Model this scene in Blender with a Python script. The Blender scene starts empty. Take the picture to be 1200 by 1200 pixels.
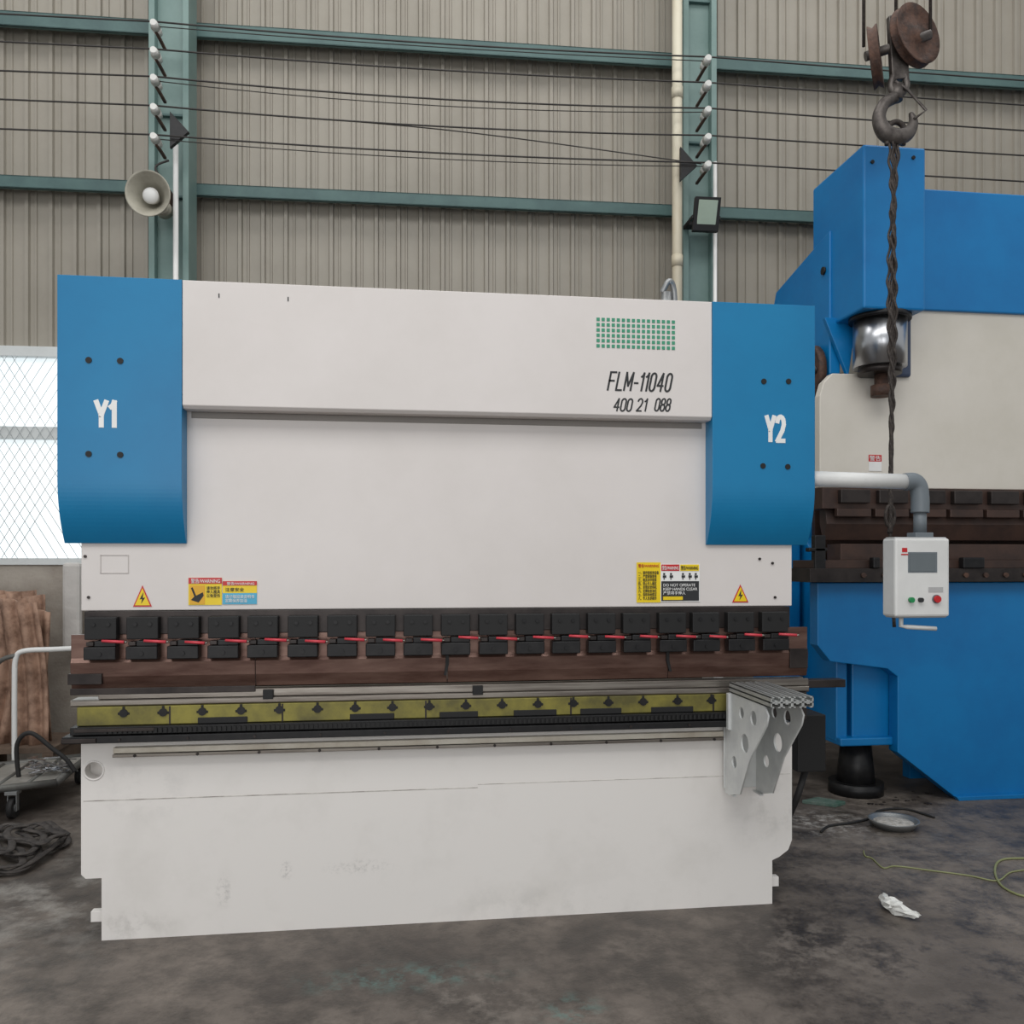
import bpy, bmesh, math, random
from mathutils import Vector, Matrix
random.seed(4)
D=4.2; H=1.77; F=1000.0; A=math.radians(7.5); HOR=658.0
SA,CA=math.sin(A),math.cos(A)
# ---- survey helpers: real-world metres from measured bearings on a known vertical plane
def bx(px,perp,a):
    t=(px-600)/F; d=perp/(math.cos(a)-t*math.sin(a)); return d*(math.sin(a)+t*math.cos(a)), d
def X(px,Y=0): return bx(px,D+Y,A)[0]
def Z(px,py,Y=0): return H-(py-HOR)/F*bx(px,D+Y,A)[1]
AW=math.radians(6.0)
def WX(px,y): return bx(px,y,AW)[0]
def WZ(px,py,y): return H-(py-HOR)/F*bx(px,y,AW)[1]
def FL(px,py,z=0):
    d=(H-z)*F/(py-HOR); t=(px-600)/F
    return Vector((d*(SA+t*CA), -D+d*(CA-t*SA), z))
WALLF=Matrix.Translation((0,-D,0))@Matrix.Rotation(-math.radians(1.5),4,'Z')
XF=Matrix.Identity(4)

# ---- materials
def lin(c):
    def f(v):
        v/=255.0
        return v/12.92 if v<=0.04045 else ((v+0.055)/1.055)**2.4
    return (f(c[0]),f(c[1]),f(c[2]),1)
def mat(name,col,rough=0.5,metal=0.0,col2=None,scale=4.0,lo=0.4,hi=0.7,bump=0.0,bscale=40,emit=0,detail=6,stretch=None,spec=None):
    m=bpy.data.materials.new(name); m.use_nodes=True; nt=m.node_tree; b=nt.nodes['Principled BSDF']
    b.inputs['Roughness'].default_value=rough; b.inputs['Metallic'].default_value=metal
    if spec is not None: b.inputs['Specular IOR Level'].default_value=spec
    c1=lin(col); c2=lin(col2) if col2 else tuple([v*0.9 for v in c1[:3]]+[1])
    tc=nt.nodes.new('ShaderNodeTexCoord'); mp=nt.nodes.new('ShaderNodeMapping')
    nt.links.new(tc.outputs['Object'],mp.inputs[0])
    if stretch: mp.inputs['Scale'].default_value=stretch
    n=nt.nodes.new('ShaderNodeTexNoise'); n.inputs['Scale'].default_value=scale; n.inputs['Detail'].default_value=detail
    n.inputs['Roughness'].default_value=0.65
    nt.links.new(mp.outputs[0],n.inputs['Vector'])
    r=nt.nodes.new('ShaderNodeValToRGB'); r.color_ramp.elements[0].position=lo; r.color_ramp.elements[1].position=hi
    r.color_ramp.elements[0].color=c1; r.color_ramp.elements[1].color=c2
    nt.links.new(n.outputs['Fac'],r.inputs[0]); nt.links.new(r.outputs[0],b.inputs['Base Color'])
    if bump:
        n2=nt.nodes.new('ShaderNodeTexNoise'); n2.inputs['Scale'].default_value=bscale; n2.inputs['Detail'].default_value=5
        nt.links.new(mp.outputs[0],n2.inputs['Vector'])
        bp=nt.nodes.new('ShaderNodeBump'); bp.inputs['Strength'].default_value=bump; bp.inputs['Distance'].default_value=0.02
        nt.links.new(n2.outputs['Fac'],bp.inputs['Height']); nt.links.new(bp.outputs[0],b.inputs['Normal'])
    if emit:
        nt.links.new(r.outputs[0],b.inputs['Emission Color']); b.inputs['Emission Strength'].default_value=emit
    return m
def add_spots(m,spots):
    """local stains: (centre xyz, radius, colour, strength, noise scale, axis scale)"""
    nt=m.node_tree; b=nt.nodes['Principled BSDF']
    for (c,r,col,st,ns,sc) in spots:
        base=b.inputs['Base Color'].links[0].from_socket
        tc=nt.nodes.new('ShaderNodeTexCoord')
        sub=nt.nodes.new('ShaderNodeVectorMath'); sub.operation='SUBTRACT'; sub.inputs[1].default_value=c
        nt.links.new(tc.outputs['Object'],sub.inputs[0])
        ml=nt.nodes.new('ShaderNodeVectorMath'); ml.operation='MULTIPLY'; ml.inputs[1].default_value=sc
        nt.links.new(sub.outputs[0],ml.inputs[0])
        ln=nt.nodes.new('ShaderNodeVectorMath'); ln.operation='LENGTH'; nt.links.new(ml.outputs[0],ln.inputs[0])
        mr=nt.nodes.new('ShaderNodeMapRange'); mr.inputs[1].default_value=0; mr.inputs[2].default_value=r; mr.inputs[3].default_value=1; mr.inputs[4].default_value=0
        mr.interpolation_type='SMOOTHSTEP'; nt.links.new(ln.outputs['Value'],mr.inputs[0])
        n=nt.nodes.new('ShaderNodeTexNoise'); n.inputs['Scale'].default_value=ns; n.inputs['Detail'].default_value=8; n.inputs['Roughness'].default_value=0.7
        nt.links.new(tc.outputs['Object'],n.inputs['Vector'])
        m2=nt.nodes.new('ShaderNodeMapRange'); m2.inputs[1].default_value=0.48; m2.inputs[2].default_value=0.62; nt.links.new(n.outputs['Fac'],m2.inputs[0])
        mu=nt.nodes.new('ShaderNodeMath'); mu.operation='MULTIPLY'; nt.links.new(mr.outputs[0],mu.inputs[0]); nt.links.new(m2.outputs[0],mu.inputs[1])
        mu2=nt.nodes.new('ShaderNodeMath'); mu2.operation='MULTIPLY'; mu2.inputs[1].default_value=st; nt.links.new(mu.outputs[0],mu2.inputs[0])
        mx=nt.nodes.new('ShaderNodeMix'); mx.data_type='RGBA'; nt.links.new(mu2.outputs[0],mx.inputs[0]); nt.links.new(base,mx.inputs[6]); mx.inputs[7].default_value=lin(col)
        nt.links.new(mx.outputs[2],b.inputs['Base Color'])
WHITE=mat('cream_white_paint',(221,215,212),0.42,0,(213,207,203),1.5,0.4,0.75)
BEDW=mat('scuffed_white_paint',(231,227,223),0.5,0,(220,216,211),2.2,0.5,0.8)
def V0(px,py): return (X(px,0),0,Z(px,py,0))
add_spots(BEDW,[(V0(170,925),0.34,(176,174,172),0.3,5,(1,1,1.4)),(V0(262,1045),0.08,(140,138,136),0.5,34,(1.6,1,0.7)),(V0(335,1020),0.05,(110,108,106),0.6,45,(1.3,1,0.8)),
  (V0(420,1016),0.16,(170,168,164),0.5,45,(0.7,1,3)),(V0(640,1060),0.5,(182,180,175),0.3,5,(0.6,1,3)),(V0(150,1085),0.25,(160,156,150),0.35,9,(0.8,1,2)),(V0(900,950),0.3,(170,168,162),0.3,8,(1,1,1))])
BLUE=mat('blue_paint',(8,122,172),0.38,0,(6,114,164),2,0.4,0.7)
BLUE2=mat('bright_blue_paint',(4,120,184),0.38,0,(4,106,170),1.5,0.4,0.7)
BLACK=mat('black_steel',(22,22,24),0.45,0.3,(34,33,34),20)
BLACKM=mat('matte_black',(18,18,19),0.6,0)
RUSTY=mat('punch_brown_steel',(88,62,54),0.3,0.55,(124,98,88),3,0.35,0.7,stretch=(1,1,6))
STEEL=mat('worn_steel',(160,154,146),0.28,0.8,(112,104,98),8,0.35,0.7,stretch=(0.3,1,8))
DSTEEL=mat('dark_oily_steel',(62,56,54),0.4,0.6,(40,36,36),6)
OLIVE=mat('yellow_primer_steel',(142,134,62),0.42,0.3,(96,91,52),5,0.35,0.65)
CHROME=mat('chrome',(190,192,196),0.28,1.0)
ALU=mat('aluminium',(190,192,190),0.36,0.5,(164,166,166),10)
BRKT=mat('bracket_galvanised_grey',(216,218,216),0.45,0.1,(194,196,196),6)
RED=mat('red_plastic',(206,66,78),0.4)
WALLM=mat('corrugated_cladding_beige',(154,148,137),0.5,0.0,(140,134,123),0.8,0.4,0.7)
TEAL=mat('teal_column_paint',(116,140,136),0.5,0,(100,126,122),2.0)
TEALD=mat('teal_girt_paint',(78,106,104),0.55,0,(64,90,90),3.0)
GREY=mat('grey_plastic',(110,118,124),0.45)
PENW=mat('pendant_white',(224,224,222),0.4)
PIPEC=mat('cream_pipe',(206,200,180),0.45,0,(184,172,148),2,stretch=(1,1,0.5))
WIRE=mat('dark_wire',(48,44,42),0.6)
RUST=mat('rust',(98,72,60),0.7,0.3,(62,50,46),12,0.4,0.65,bump=0.4)
HOOKM=mat('hook_worn_steel',(104,98,94),0.5,0.6,(64,58,56),14)
ROPE=mat('wire_rope',(48,42,40),0.6,0.3,(78,70,64),60)
INK=mat('dark_ink',(40,42,44),0.6)
GREEN=mat('green_mark',(62,148,116),0.5)
WHT=mat('white_vinyl',(238,238,236),0.4)
YEL=mat('yellow_vinyl',(240,208,20),0.4)
REDV=mat('red_vinyl',(196,36,40),0.4)
BLV=mat('blue_vinyl',(70,170,205),0.4)
SCR=mat('lcd_screen',(104,112,116),0.15)
BROWNC=mat('brown_fibre_sheet',(166,134,114),0.75,0,(112,84,68),9,0.38,0.66,bump=0.25,bscale=30)
BELT=mat('dark_webbing',(50,46,45),0.8,0,(84,78,74),18)
GALV=mat('galvanised',(150,152,152),0.4,0.7)
RUBBER=mat('rubber',(30,29,29),0.7)

# ---- builders
def finish(ob,m,parent,bevel=0,smooth=False):
    bpy.context.scene.collection.objects.link(ob)
    if m is not None and ob.data is not None and hasattr(ob.data,'materials'): ob.data.materials.append(m)
    if parent is not None:
        ob.parent=parent; ob.matrix_parent_inverse=parent.matrix_basis.inverted()
    if bevel:
        md=ob.modifiers.new('bevel','BEVEL'); md.width=bevel; md.segments=2; md.limit_method='ANGLE'; md.angle_limit=math.radians(40)
    if smooth:
        for p in ob.data.polygons: p.use_smooth=True
    return ob
def empty(name,loc=(0,0,0)):
    e=bpy.data.objects.new(name,None); e.location=XF@Vector(loc); e.empty_display_size=0.1
    bpy.context.scene.collection.objects.link(e); return e
def frombm(name,bm,m,parent,bevel=0,smooth=False):
    bmesh.ops.recalc_face_normals(bm,faces=bm.faces)
    bm.transform(XF)
    me=bpy.data.meshes.new(name); bm.to_mesh(me); bm.free()
    return finish(bpy.data.objects.new(name,me),m,parent,bevel,smooth)
def addbox(bm,b):
    x0,x1,y0,y1,z0,z1=b
    v=[bm.verts.new((x,y,z)) for x in (x0,x1) for y in (y0,y1) for z in (z0,z1)]
    for f in ((0,1,3,2),(4,6,7,5),(0,4,5,1),(2,3,7,6),(0,2,6,4),(1,5,7,3)): bm.faces.new([v[i] for i in f])
def box(name,x0,x1,y0,y1,z0,z1,m,parent=None,bevel=0.003):
    bm=bmesh.new(); addbox(bm,(x0,x1,y0,y1,z0,z1)); return frombm(name,bm,m,parent,bevel)
def boxes(name,lst,m,parent=None,bevel=0.002):
    bm=bmesh.new()
    for b in lst: addbox(bm,b)
    return frombm(name,bm,m,parent,bevel)
def addprism(bm,pts,axis,a0,a1):
    def mk(p,a):
        return (p[0],a,p[1]) if axis=='y' else ((a,p[0],p[1]) if axis=='x' else (p[0],p[1],a))
    v0=[bm.verts.new(mk(p,a0)) for p in pts]; v1=[bm.verts.new(mk(p,a1)) for p in pts]
    n=len(pts); bm.faces.new(v0); bm.faces.new(v1[::-1])
    for i in range(n): bm.faces.new((v0[i],v1[i],v1[(i+1)%n],v0[(i+1)%n]))
def prism(name,pts,axis,a0,a1,m,parent=None,bevel=0.003,smooth=False):
    bm=bmesh.new(); addprism(bm,pts,axis,a0,a1); return frombm(name,bm,m,parent,bevel,smooth)
def addcyl(bm,p0,p1,r,r2=None,seg=24):
    p0,p1=Vector(p0),Vector(p1); r2=r if r2 is None else r2
    q=(p1-p0).to_track_quat('Z','Y').to_matrix().to_4x4()
    M=Matrix.Translation((p0+p1)/2)@q
    bmesh.ops.create_cone(bm,cap_ends=True,segments=seg,radius1=r,radius2=r2,depth=(p1-p0).length,matrix=M)
def cyl(name,p0,p1,r,m,parent=None,r2=None,seg=32,bevel=0.0):
    bm=bmesh.new(); addcyl(bm,p0,p1,r,r2,seg); ob=frombm(name,bm,m,parent,bevel)
    for p in ob.data.polygons: p.use_smooth=len(p.vertices)==4
    return ob
def cyls(name,lst,m,parent=None,seg=16):
    bm=bmesh.new()
    for c in lst: addcyl(bm,c[0],c[1],c[2],c[3] if len(c)>3 else None,seg)
    ob=frombm(name,bm,m,parent)
    for p in ob.data.polygons: p.use_smooth=len(p.vertices)==4
    return ob
def tube(name,pts,r,m,parent=None,smooth=True,cyclic=False,flat=None):
    """swept tube (or flat strap) mesh through points"""
    P=[Vector(p) for p in pts]
    if smooth and len(P)>2:
        Q=[]; n=len(P)
        rng=range(n if cyclic else n-1)
        for i in rng:
            if cyclic: p0,p1,p2,p3=P[i-1],P[i],P[(i+1)%n],P[(i+2)%n]
            else: p0,p1,p2,p3=P[max(i-1,0)],P[i],P[i+1],P[min(i+2,n-1)]
            for k in range(8):
                t=k/8
                Q.append(0.5*((2*p1)+(p2-p0)*t+(2*p0-5*p1+4*p2-p3)*t*t+(3*p1-p0-3*p2+p3)*t**3))
        if not cyclic: Q.append(P[-1])
        P=Q
    bm=bmesh.new(); rings=[]; n=len(P); seg=10
    up=Vector((0,0,1))
    prev=None
    for i,p in enumerate(P):
        if cyclic: t=(P[(i+1)%n]-P[i-1])
        else: t=P[min(i+1,n-1)]-P[max(i-1,0)]
        t.normalize()
        if flat: a=t.cross(up); 
        elif prev is None: a=t.cross(up) if abs(t.z)<0.95 else t.cross(Vector((0,1,0)))
        else: a=prev-t*prev.dot(t)
        a.normalize(); prev=a; b=a.cross(t)
        ra,rb=(r,r) if not flat else flat
        rings.append([bm.verts.new(p+a*math.cos(2*math.pi*k/seg)*ra+b*math.sin(2*math.pi*k/seg)*rb) for k in range(seg)])
    for i in range(n if cyclic else n-1):
        r0,r1=rings[i],rings[(i+1)%n]
        for k in range(seg): bm.faces.new((r0[k],r0[(k+1)%seg],r1[(k+1)%seg],r1[k]))
    if not cyclic: bm.faces.new(rings[0]); bm.faces.new(rings[-1][::-1])
    return frombm(name,bm,m,parent,0,True)
def torus(name,c,R,r,axis,m,parent=None,seg=32):
    c=Vector(c); pts=[]
    for k in range(seg):
        a=2*math.pi*k/seg
        o={'y':Vector((math.cos(a),0,math.sin(a))),'z':Vector((math.cos(a),math.sin(a),0)),'x':Vector((0,math.cos(a),math.sin(a)))}[axis]
        pts.append(c+o*R)
    return tube(name,pts,r,m,parent,False,True)
def lathe(name,prof,c,axisv,m,parent=None,seg=32):
    c=Vector(c); q=Vector(axisv).to_track_quat('Z','Y').to_matrix()
    bm=bmesh.new(); rings=[]
    for (r,h) in prof:
        rings.append([bm.verts.new(c+q@Vector((r*math.cos(2*math.pi*k/seg),r*math.sin(2*math.pi*k/seg),h))) for k in range(seg)])
    for i in range(len(prof)-1):
        for k in range(seg): bm.faces.new((rings[i][k],rings[i][(k+1)%seg],rings[i+1][(k+1)%seg],rings[i+1][k]))
    return frombm(name,bm,m,parent,0,True)
def holeplate(name,outer,holes,axis,a0,a1,m,parent):
    cu=bpy.data.curves.new(name,'CURVE'); cu.dimensions='2D'; cu.fill_mode='BOTH'; cu.extrude=abs(a1-a0)/2
    def sp(pts):
        s=cu.splines.new('POLY'); s.points.add(len(pts)-1)
        for i,p in enumerate(pts): s.points[i].co=(p[0],p[1],0,1)
        s.use_cyclic_u=True
    sp(outer)
    for (u,v,r) in holes: sp([(u+r*math.cos(k*math.pi/12),v+r*math.sin(k*math.pi/12)) for k in range(24)])
    tmp=bpy.data.objects.new(name+'_c',cu); bpy.context.scene.collection.objects.link(tmp)
    bpy.context.view_layer.update()
    me=bpy.data.meshes.new_from_object(tmp.evaluated_get(bpy.context.evaluated_depsgraph_get()))
    bpy.data.objects.remove(tmp)
    mid=(a0+a1)/2
    if axis=='y': M=Matrix(((1,0,0,0),(0,0,-1,mid),(0,1,0,0),(0,0,0,1)))
    else: M=Matrix(((0,0,1,mid),(1,0,0,0),(0,1,0,0),(0,0,0,1)))
    me.transform(XF@M); me.materials.clear()
    return finish(bpy.data.objects.new(name,me),m,parent)
def text(name,s,x0,x1,z0,z1,y,m,parent,shear=0,offset=0.0):
    cu=bpy.data.curves.new(name,'FONT'); cu.body=s; cu.size=1; cu.extrude=0.001; cu.shear=shear; cu.offset=offset
    ob=bpy.data.objects.new(name,cu); bpy.context.scene.collection.objects.link(ob); cu.materials.append(m)
    bpy.context.view_layer.update()
    bb=[Vector(c) for c in ob.bound_box]
    mnx=min(c.x for c in bb); mxx=max(c.x for c in bb); mny=min(c.y for c in bb); mxy=max(c.y for c in bb)
    sx=(x1-x0)/max(mxx-mnx,1e-4); sy=(z1-z0)/max(mxy-mny,1e-4)
    M=Matrix.Translation((x0-mnx*sx,y,z0-mny*sy))@Matrix.Rotation(math.pi/2,4,'X')@Matrix.Diagonal((sx,sy,1,1))
    ob.parent=parent
    if parent: ob.matrix_parent_inverse=parent.matrix_basis.inverted()
    ob.matrix_basis=XF@M
    return ob
# condensed gothic stroke lettering cut from vinyl
def oval(cx,cz,rx,rz,a0=0,a1=360,n=16):
    return [(cx+rx*math.cos(math.radians(a0+(a1-a0)*i/n)),cz+rz*math.sin(math.radians(a0+(a1-a0)*i/n))) for i in range(n+1)]
def stad(x0,x1,z0,z1):
    r=(x1-x0)/2; c=(x0+x1)/2
    return oval(c,z1-r,r,r,0,180,10)+oval(c,z0+r,r,r,180,360,10)+[(x1,z1-r)]
GL_={'F':[[(0,0),(0,1),(.5,1)],[(0,.52),(.42,.52)]],'L':[[(0,1),(0,0),(.48,0)]],'M':[[(0,0),(0,1),(.3,.25),(.6,1),(.6,0)]],
 '-':[[(0,.42),(.3,.42)]],'1':[[(0,.78),(.13,.86),(.2,1),(.2,0)]],'0':[stad(0,.46,0,1)],'4':[[(.36,0),(.36,1),(0,.3),(.5,.3)]],
 '2':[oval(.23,.75,.23,.25,170,0,8)+[(.46,.66),(.36,.42),(0,0),(.48,0)]],'8':[stad(.02,.44,.50,1),stad(0,.46,0,.54)],'Y':[[(0,1),(.27,.45),(.54,1)],[(.27,.45),(.27,0)]],' ':[]}
def glyphs(name,s,x0,x1,z0,z1,y,m,parent,wt,shear=0.0,gap=0.2):
    adv=0; items=[]
    for ch in s:
        w={'F':.5,'L':.48,'M':.6,'-':.3,'1':.2,'0':.46,'4':.5,'2':.48,'8':.46,'Y':.54,' ':.22}[ch]
        for st in GL_[ch]: items.append([(p[0]+adv,p[1]) for p in st])
        adv+=w+gap
    adv-=gap; hx=wt/2
    sx=(x1-x0-wt-shear*(z1-z0))/adv; sz=(z1-z0-wt)
    bm=bmesh.new()
    for st in items:
        P=[Vector((x0+hx+p[0]*sx+shear*p[1]*sz,z0+hx+p[1]*sz)) for p in st]
        for i in range(len(P)-1):
            d=(P[i+1]-P[i])
            if d.length<1e-6: continue
            d.normalize(); nn=Vector((-d.y,d.x))*hx
            a=P[i]-d*hx*0.7; b=P[i+1]+d*hx*0.7
            addprism(bm,[(a+nn)[:],(b+nn)[:],(b-nn)[:],(a-nn)[:]],'y',y-0.0015-0.00002*i,y)
    return frombm(name,bm,m,parent)

# =====================================================================  ROOM
fm=mat('concrete_floor',(122,113,105),0.55,0,(80,73,68),0.8,0.38,0.62,bump=0.15,bscale=60,detail=12)
nt=fm.node_tree; b=nt.nodes['Principled BSDF']
base=b.inputs['Base Color'].links[0].from_socket
tc=nt.nodes.new('ShaderNodeTexCoord')
n=nt.nodes.new('ShaderNodeTexNoise'); n.inputs['Scale'].default_value=4; n.inputs['Detail'].default_value=15; n.inputs['Roughness'].default_value=0.8
nt.links.new(tc.outputs['Object'],n.inputs['Vector'])
r=nt.nodes.new('ShaderNodeValToRGB'); r.color_ramp.elements[0].position=0.39; r.color_ramp.elements[1].position=0.57
r.color_ramp.elements[0].color=(0.30,0.285,0.27,1); r.color_ramp.elements[1].color=(1.12,1.12,1.12,1)
nt.links.new(n.outputs['Fac'],r.inputs[0])
mx=nt.nodes.new('ShaderNodeMix'); mx.data_type='RGBA'; mx.blend_type='MULTIPLY'; mx.inputs[0].default_value=0.9
nt.links.new(base,mx.inputs[6]); nt.links.new(r.outputs[0],mx.inputs[7]); nt.links.new(mx.outputs[2],b.inputs['Base Color'])
rr_=nt.nodes.new('ShaderNodeMapRange'); rr_.inputs[1].default_value=0.35; rr_.inputs[2].default_value=0.6; rr_.inputs[3].default_value=0.34; rr_.inputs[4].default_value=0.68
nt.links.new(n.outputs['Fac'],rr_.inputs[0]); nt.links.new(rr_.outputs[0],b.inputs['Roughness'])
def T(v): return (v.x,v.y,0)
add_spots(fm,[(T(FL(60,1050)),1.2,(168,164,158),0.7,2.5,(1,1,1)),(T(FL(970,965)),0.55,(200,196,190),0.7,14,(1,1.2,1)),(T(FL(470,1145)),0.45,(92,142,136),0.55,9,(0.7,2.5,1)),
 (T(FL(670,1185)),0.2,(92,142,136),0.5,12,(1,1,1)),(T(FL(1100,1150)),0.9,(60,55,52),0.7,4,(1,1,1)),(T(FL(330,1170)),0.9,(58,52,49),0.7,5,(1,1,1)),(T(FL(1090,1000)),1.0,(134,127,119),0.5,5,(1,1,1)),
 (T(FL(760,1130)),0.8,(54,49,46),0.65,5,(1,1,1)),(T(FL(560,1170)),0.5,(142,134,126),0.5,7,(1,1,1)),(T(FL(960,1110)),0.6,(138,130,122),0.5,8,(1,1,1))])
box('floor',-13,15,-12,5.2,-0.1,0,fm,None,0)

XF=WALLF
WD=8.0
zc=3.62
def corr(name,x0,x1,z0,z1):
    bm=bmesh.new(); prof=[]; x=x0; per=0.205
    while x<x1:
        for dx,dy in ((0,0),(0.045,0),(0.055,-0.028),(0.085,-0.028),(0.095,0),(0.13,0),(0.136,-0.012),(0.150,-0.012),(0.156,0)):
            prof.append((x+dx,WD+0.02+dy))
        x+=per
    v0=[bm.verts.new((p[0],p[1],z0)) for p in prof]; v1=[bm.verts.new((p[0],p[1],z1)) for p in prof]
    for i in range(len(prof)-1): bm.faces.new((v0[i],v0[i+1],v1[i+1],v1[i]))
    return frombm(name,bm,WALLM,None)
xcl=WX(172,WD); xcr=WX(222,WD)
wb=empty('wall_back',(0,WD,0))
o=corr('cladding_upper',-13,15,zc,9.5); o.parent=wb; o.matrix_parent_inverse=wb.matrix_basis.inverted()
o=corr('cladding_lower',xcr-0.1,15,1.75,zc); o.parent=wb; o.matrix_parent_inverse=wb.matrix_basis.inverted()
BRICK=mat('plastered_low_wall',(168,160,150),0.8,0,(138,128,118),2.5,bump=0.2)
box('low_wall',-13,15,WD-0.05,WD+0.2,0,1.74,BRICK,wb,0)
box('wall_backing',-13,15,WD+0.24,WD+0.3,0,9.5,WALLM,wb,0)
for i,(z,h) in enumerate(((6.50,0.13),(5.08,0.11),(8.0,0.13))):
    boxes('girt_%d'%(i+1),[(-13,15,WD-0.16,WD-0.01,z+h/2-0.012,z+h/2),(-13,15,WD-0.16,WD-0.148,z-h/2,z+h/2),(-13,15,WD-0.16,WD-0.12,z-h/2,z-h/2+0.012)],TEALD,wb,0.002)
w1=empty('window_1',(WX(20,WD),WD,2.7))
GL=mat('frosted_daylight_glass',(232,238,240),0.3,0,(216,226,230),1.2,emit=0.8)
box('glass',-13,xcl,WD+0.0,WD+0.02,1.78,zc,GL,w1,0)
FR=mat('window_frame_white',(214,218,218),0.5)
fr=[(-13,xcl,WD-0.07,WD+0.02,1.74,1.80),(-13,xcl,WD-0.07,WD+0.02,zc-0.04,zc+0.05)]
zm=WZ(30,508,WD)
fr.append((-13,xcl,WD-0.06,WD+0.02,zm-0.055,zm+0.055))
x=xcl-0.05
while x>-13:
    fr.append((x-0.03,x+0.03,WD-0.06,WD+0.02,1.78,zc)); x-=1.25
boxes('frame',fr,FR,w1,0.003)
ml=[]; zz0,zz1=1.8,zc-0.04; hh=zz1-zz0; x=-7.5
while x<xcl:
    for s in (1,-1):
        xa,xb=(x,x+hh*0.6) if s==1 else (x+hh*0.6,x)
        if max(xa,xb)<xcl: ml.append(((xa,WD-0.08,zz0),(xb,WD-0.08,zz1),0.0024))
    x+=0.085
cyls('security_mesh',ml,mat('mesh_wire_light',(166,172,174),0.5,0.2),w1,4)
def column(xa,xb,nm):
    c=empty(nm,((xa+xb)/2,WD-0.3,0))
    t=0.05
    boxes('flanges',[(xa,xa+t,WD-0.44,WD-0.17,0,9.4),(xb-t,xb,WD-0.44,WD-0.17,0,9.4)],TEAL,c,0.003)
    box('web',xa+t,xb-t,WD-0.36,WD-0.34,0,9.4,TEAL,c,0.002)
    boxes('splice_plates',[(xa+t,xb-t,WD-0.40,WD-0.34,z,z+0.02) for z in (1.2,3.7,4.9,5.6,6.9)],TEALD,c,0.002)
    box('base_plate',xa-0.02,xb+0.02,WD-0.45,WD-0.1,0,0.03,TEALD,c,0.002)
    return c
c1=column(WX(174,WD-0.44),WX(221,WD-0.44),'steel_column')
c2=column(WX(801,WD-0.44),WX(840,WD-0.44),'steel_column.001')
pp=empty('cream_drain_pipe',(WX(793,7.4),7.45,0))
xp=WX(793.5,7.42); cyl('pipe',(xp,7.42,0.0),(xp,7.42,9.3),0.045,PIPEC,pp)
cyls('couplings',[((xp,7.42,z),(xp,7.42,z+0.10),0.051) for z in (2.0,4.4,5.9)],PIPEC,pp)
p2=empty('thin_white_conduit',(WX(206,7.48),7.48,0)); xp=WX(206,7.48)
cyl('pipe',(xp,7.48,0),(xp,7.48,WZ(206,170,7.48)),0.022,PENW,p2)
p3=empty('narrow_cable_conduit',(WX(838,7.48),7.48,0)); xp=WX(838,7.48)
cyl('pipe',(xp,7.48,0),(xp,7.48,WZ(838,190,7.48)),0.018,PENW,p3)
wy=7.28
ins=empty('overhead_wires',(0,wy,5.5))
PORC=mat('porcelain',(212,212,208),0.3)
zs=[WZ(182,y,wy) for y in (28,60,92,126,160)]
il=[];br=[]
for k,z in enumerate(zs):
    for px in (182,828):
        x=WX(px,wy); il+= [((x,wy+0.10,z-0.02),(x,wy+0.02,z-0.02),0.03,0.038),((x,wy+0.01,z-0.02),(x,wy-0.06,z-0.02),0.04,0.026)]
        br.append((x-0.012,x+0.012,wy+0.02,wy+0.275,z-0.06,z-0.04))
    xs=[-12,WX(182,wy),WX(828,wy),14]
    for j in range(3):
        n=14; pts=[]
        sag=0.03+0.03*random.random()
        for i in range(n+1):
            t=i/n; pts.append((xs[j]+(xs[j+1]-xs[j])*t,wy-0.03,z-4*sag*t*(1-t)))
        tube('wire_%d_%d'%(k,j),pts,0.007,WIRE,ins,False)
    if k%2==0: tube('wire_b_%d'%k,[(WX(182,wy)+i*(WX(828,wy)-WX(182,wy))/10,wy+0.0,z-0.02-0.1*(i/10)*(1-i/10)*(1+k%3)) for i in range(11)],0.004,WIRE,ins,False)
tube('wire_diag',[(WX(222,wy),wy,WZ(222,128,wy)),(WX(520,wy),wy,WZ(520,152,wy)),(WX(822,wy),wy,WZ(822,192,wy))],0.005,WIRE,ins)
cyls('insulators',il,PORC,ins)
boxes('insulator_pins',br,RUST,ins)
for i,(px,py) in enumerate(((210,152),(806,192))):
    xa=WX(px,7.3); z=WZ(px,py,7.3)
    prism('angle_bracket_%d'%i,[(xa-0.07,z+0.14),(xa-0.07,z-0.16),(xa+0.08,z-0.02)],'y',7.28,7.32,BLACK,ins,0.002)
hs=empty('horn_loudspeaker',(WX(175,7.15),7.15,WZ(175,228,7.15)))
hc=(WX(175,7.10),7.10,WZ(175,228,7.10)); ax=(-0.05,-1,-0.12)
HM=mat('horn_grey',(168,164,150),0.5,0.1,(140,136,124),6)
lathe('horn_bell',[(0.04,-0.30),(0.05,-0.2),(0.075,-0.1),(0.12,-0.02),(0.165,0.03),(0.178,0.04),(0.178,0.028),(0.16,0.018),(0.115,-0.035),(0.07,-0.11),(0.03,-0.2),(0.001,-0.2)],hc,ax,HM,hs)
lathe('inner_reflex',[(0.001,0.0),(0.04,0.0),(0.062,-0.02),(0.065,-0.03),(0.05,-0.09),(0.03,-0.15)],hc,ax,PENW,hs)
cyl('driver',(hc[0],7.38,hc[2]+0.03),(hc[0],7.52,hc[2]+0.04),0.07,HM,hs)
box('bracket',hc[0]-0.02,hc[0]+0.06,7.40,7.56,hc[2]+0.05,hc[2]+0.2,RUST,hs)
tube('lead',[(hc[0],7.45,hc[2]+0.1),(hc[0]+0.03,7.42,hc[2]+0.22),(hc[0]-0.05,7.42,hc[2]+0.36),(hc[0]+0.05,7.45,hc[2]+0.44)],0.009,WIRE,hs)
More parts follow.
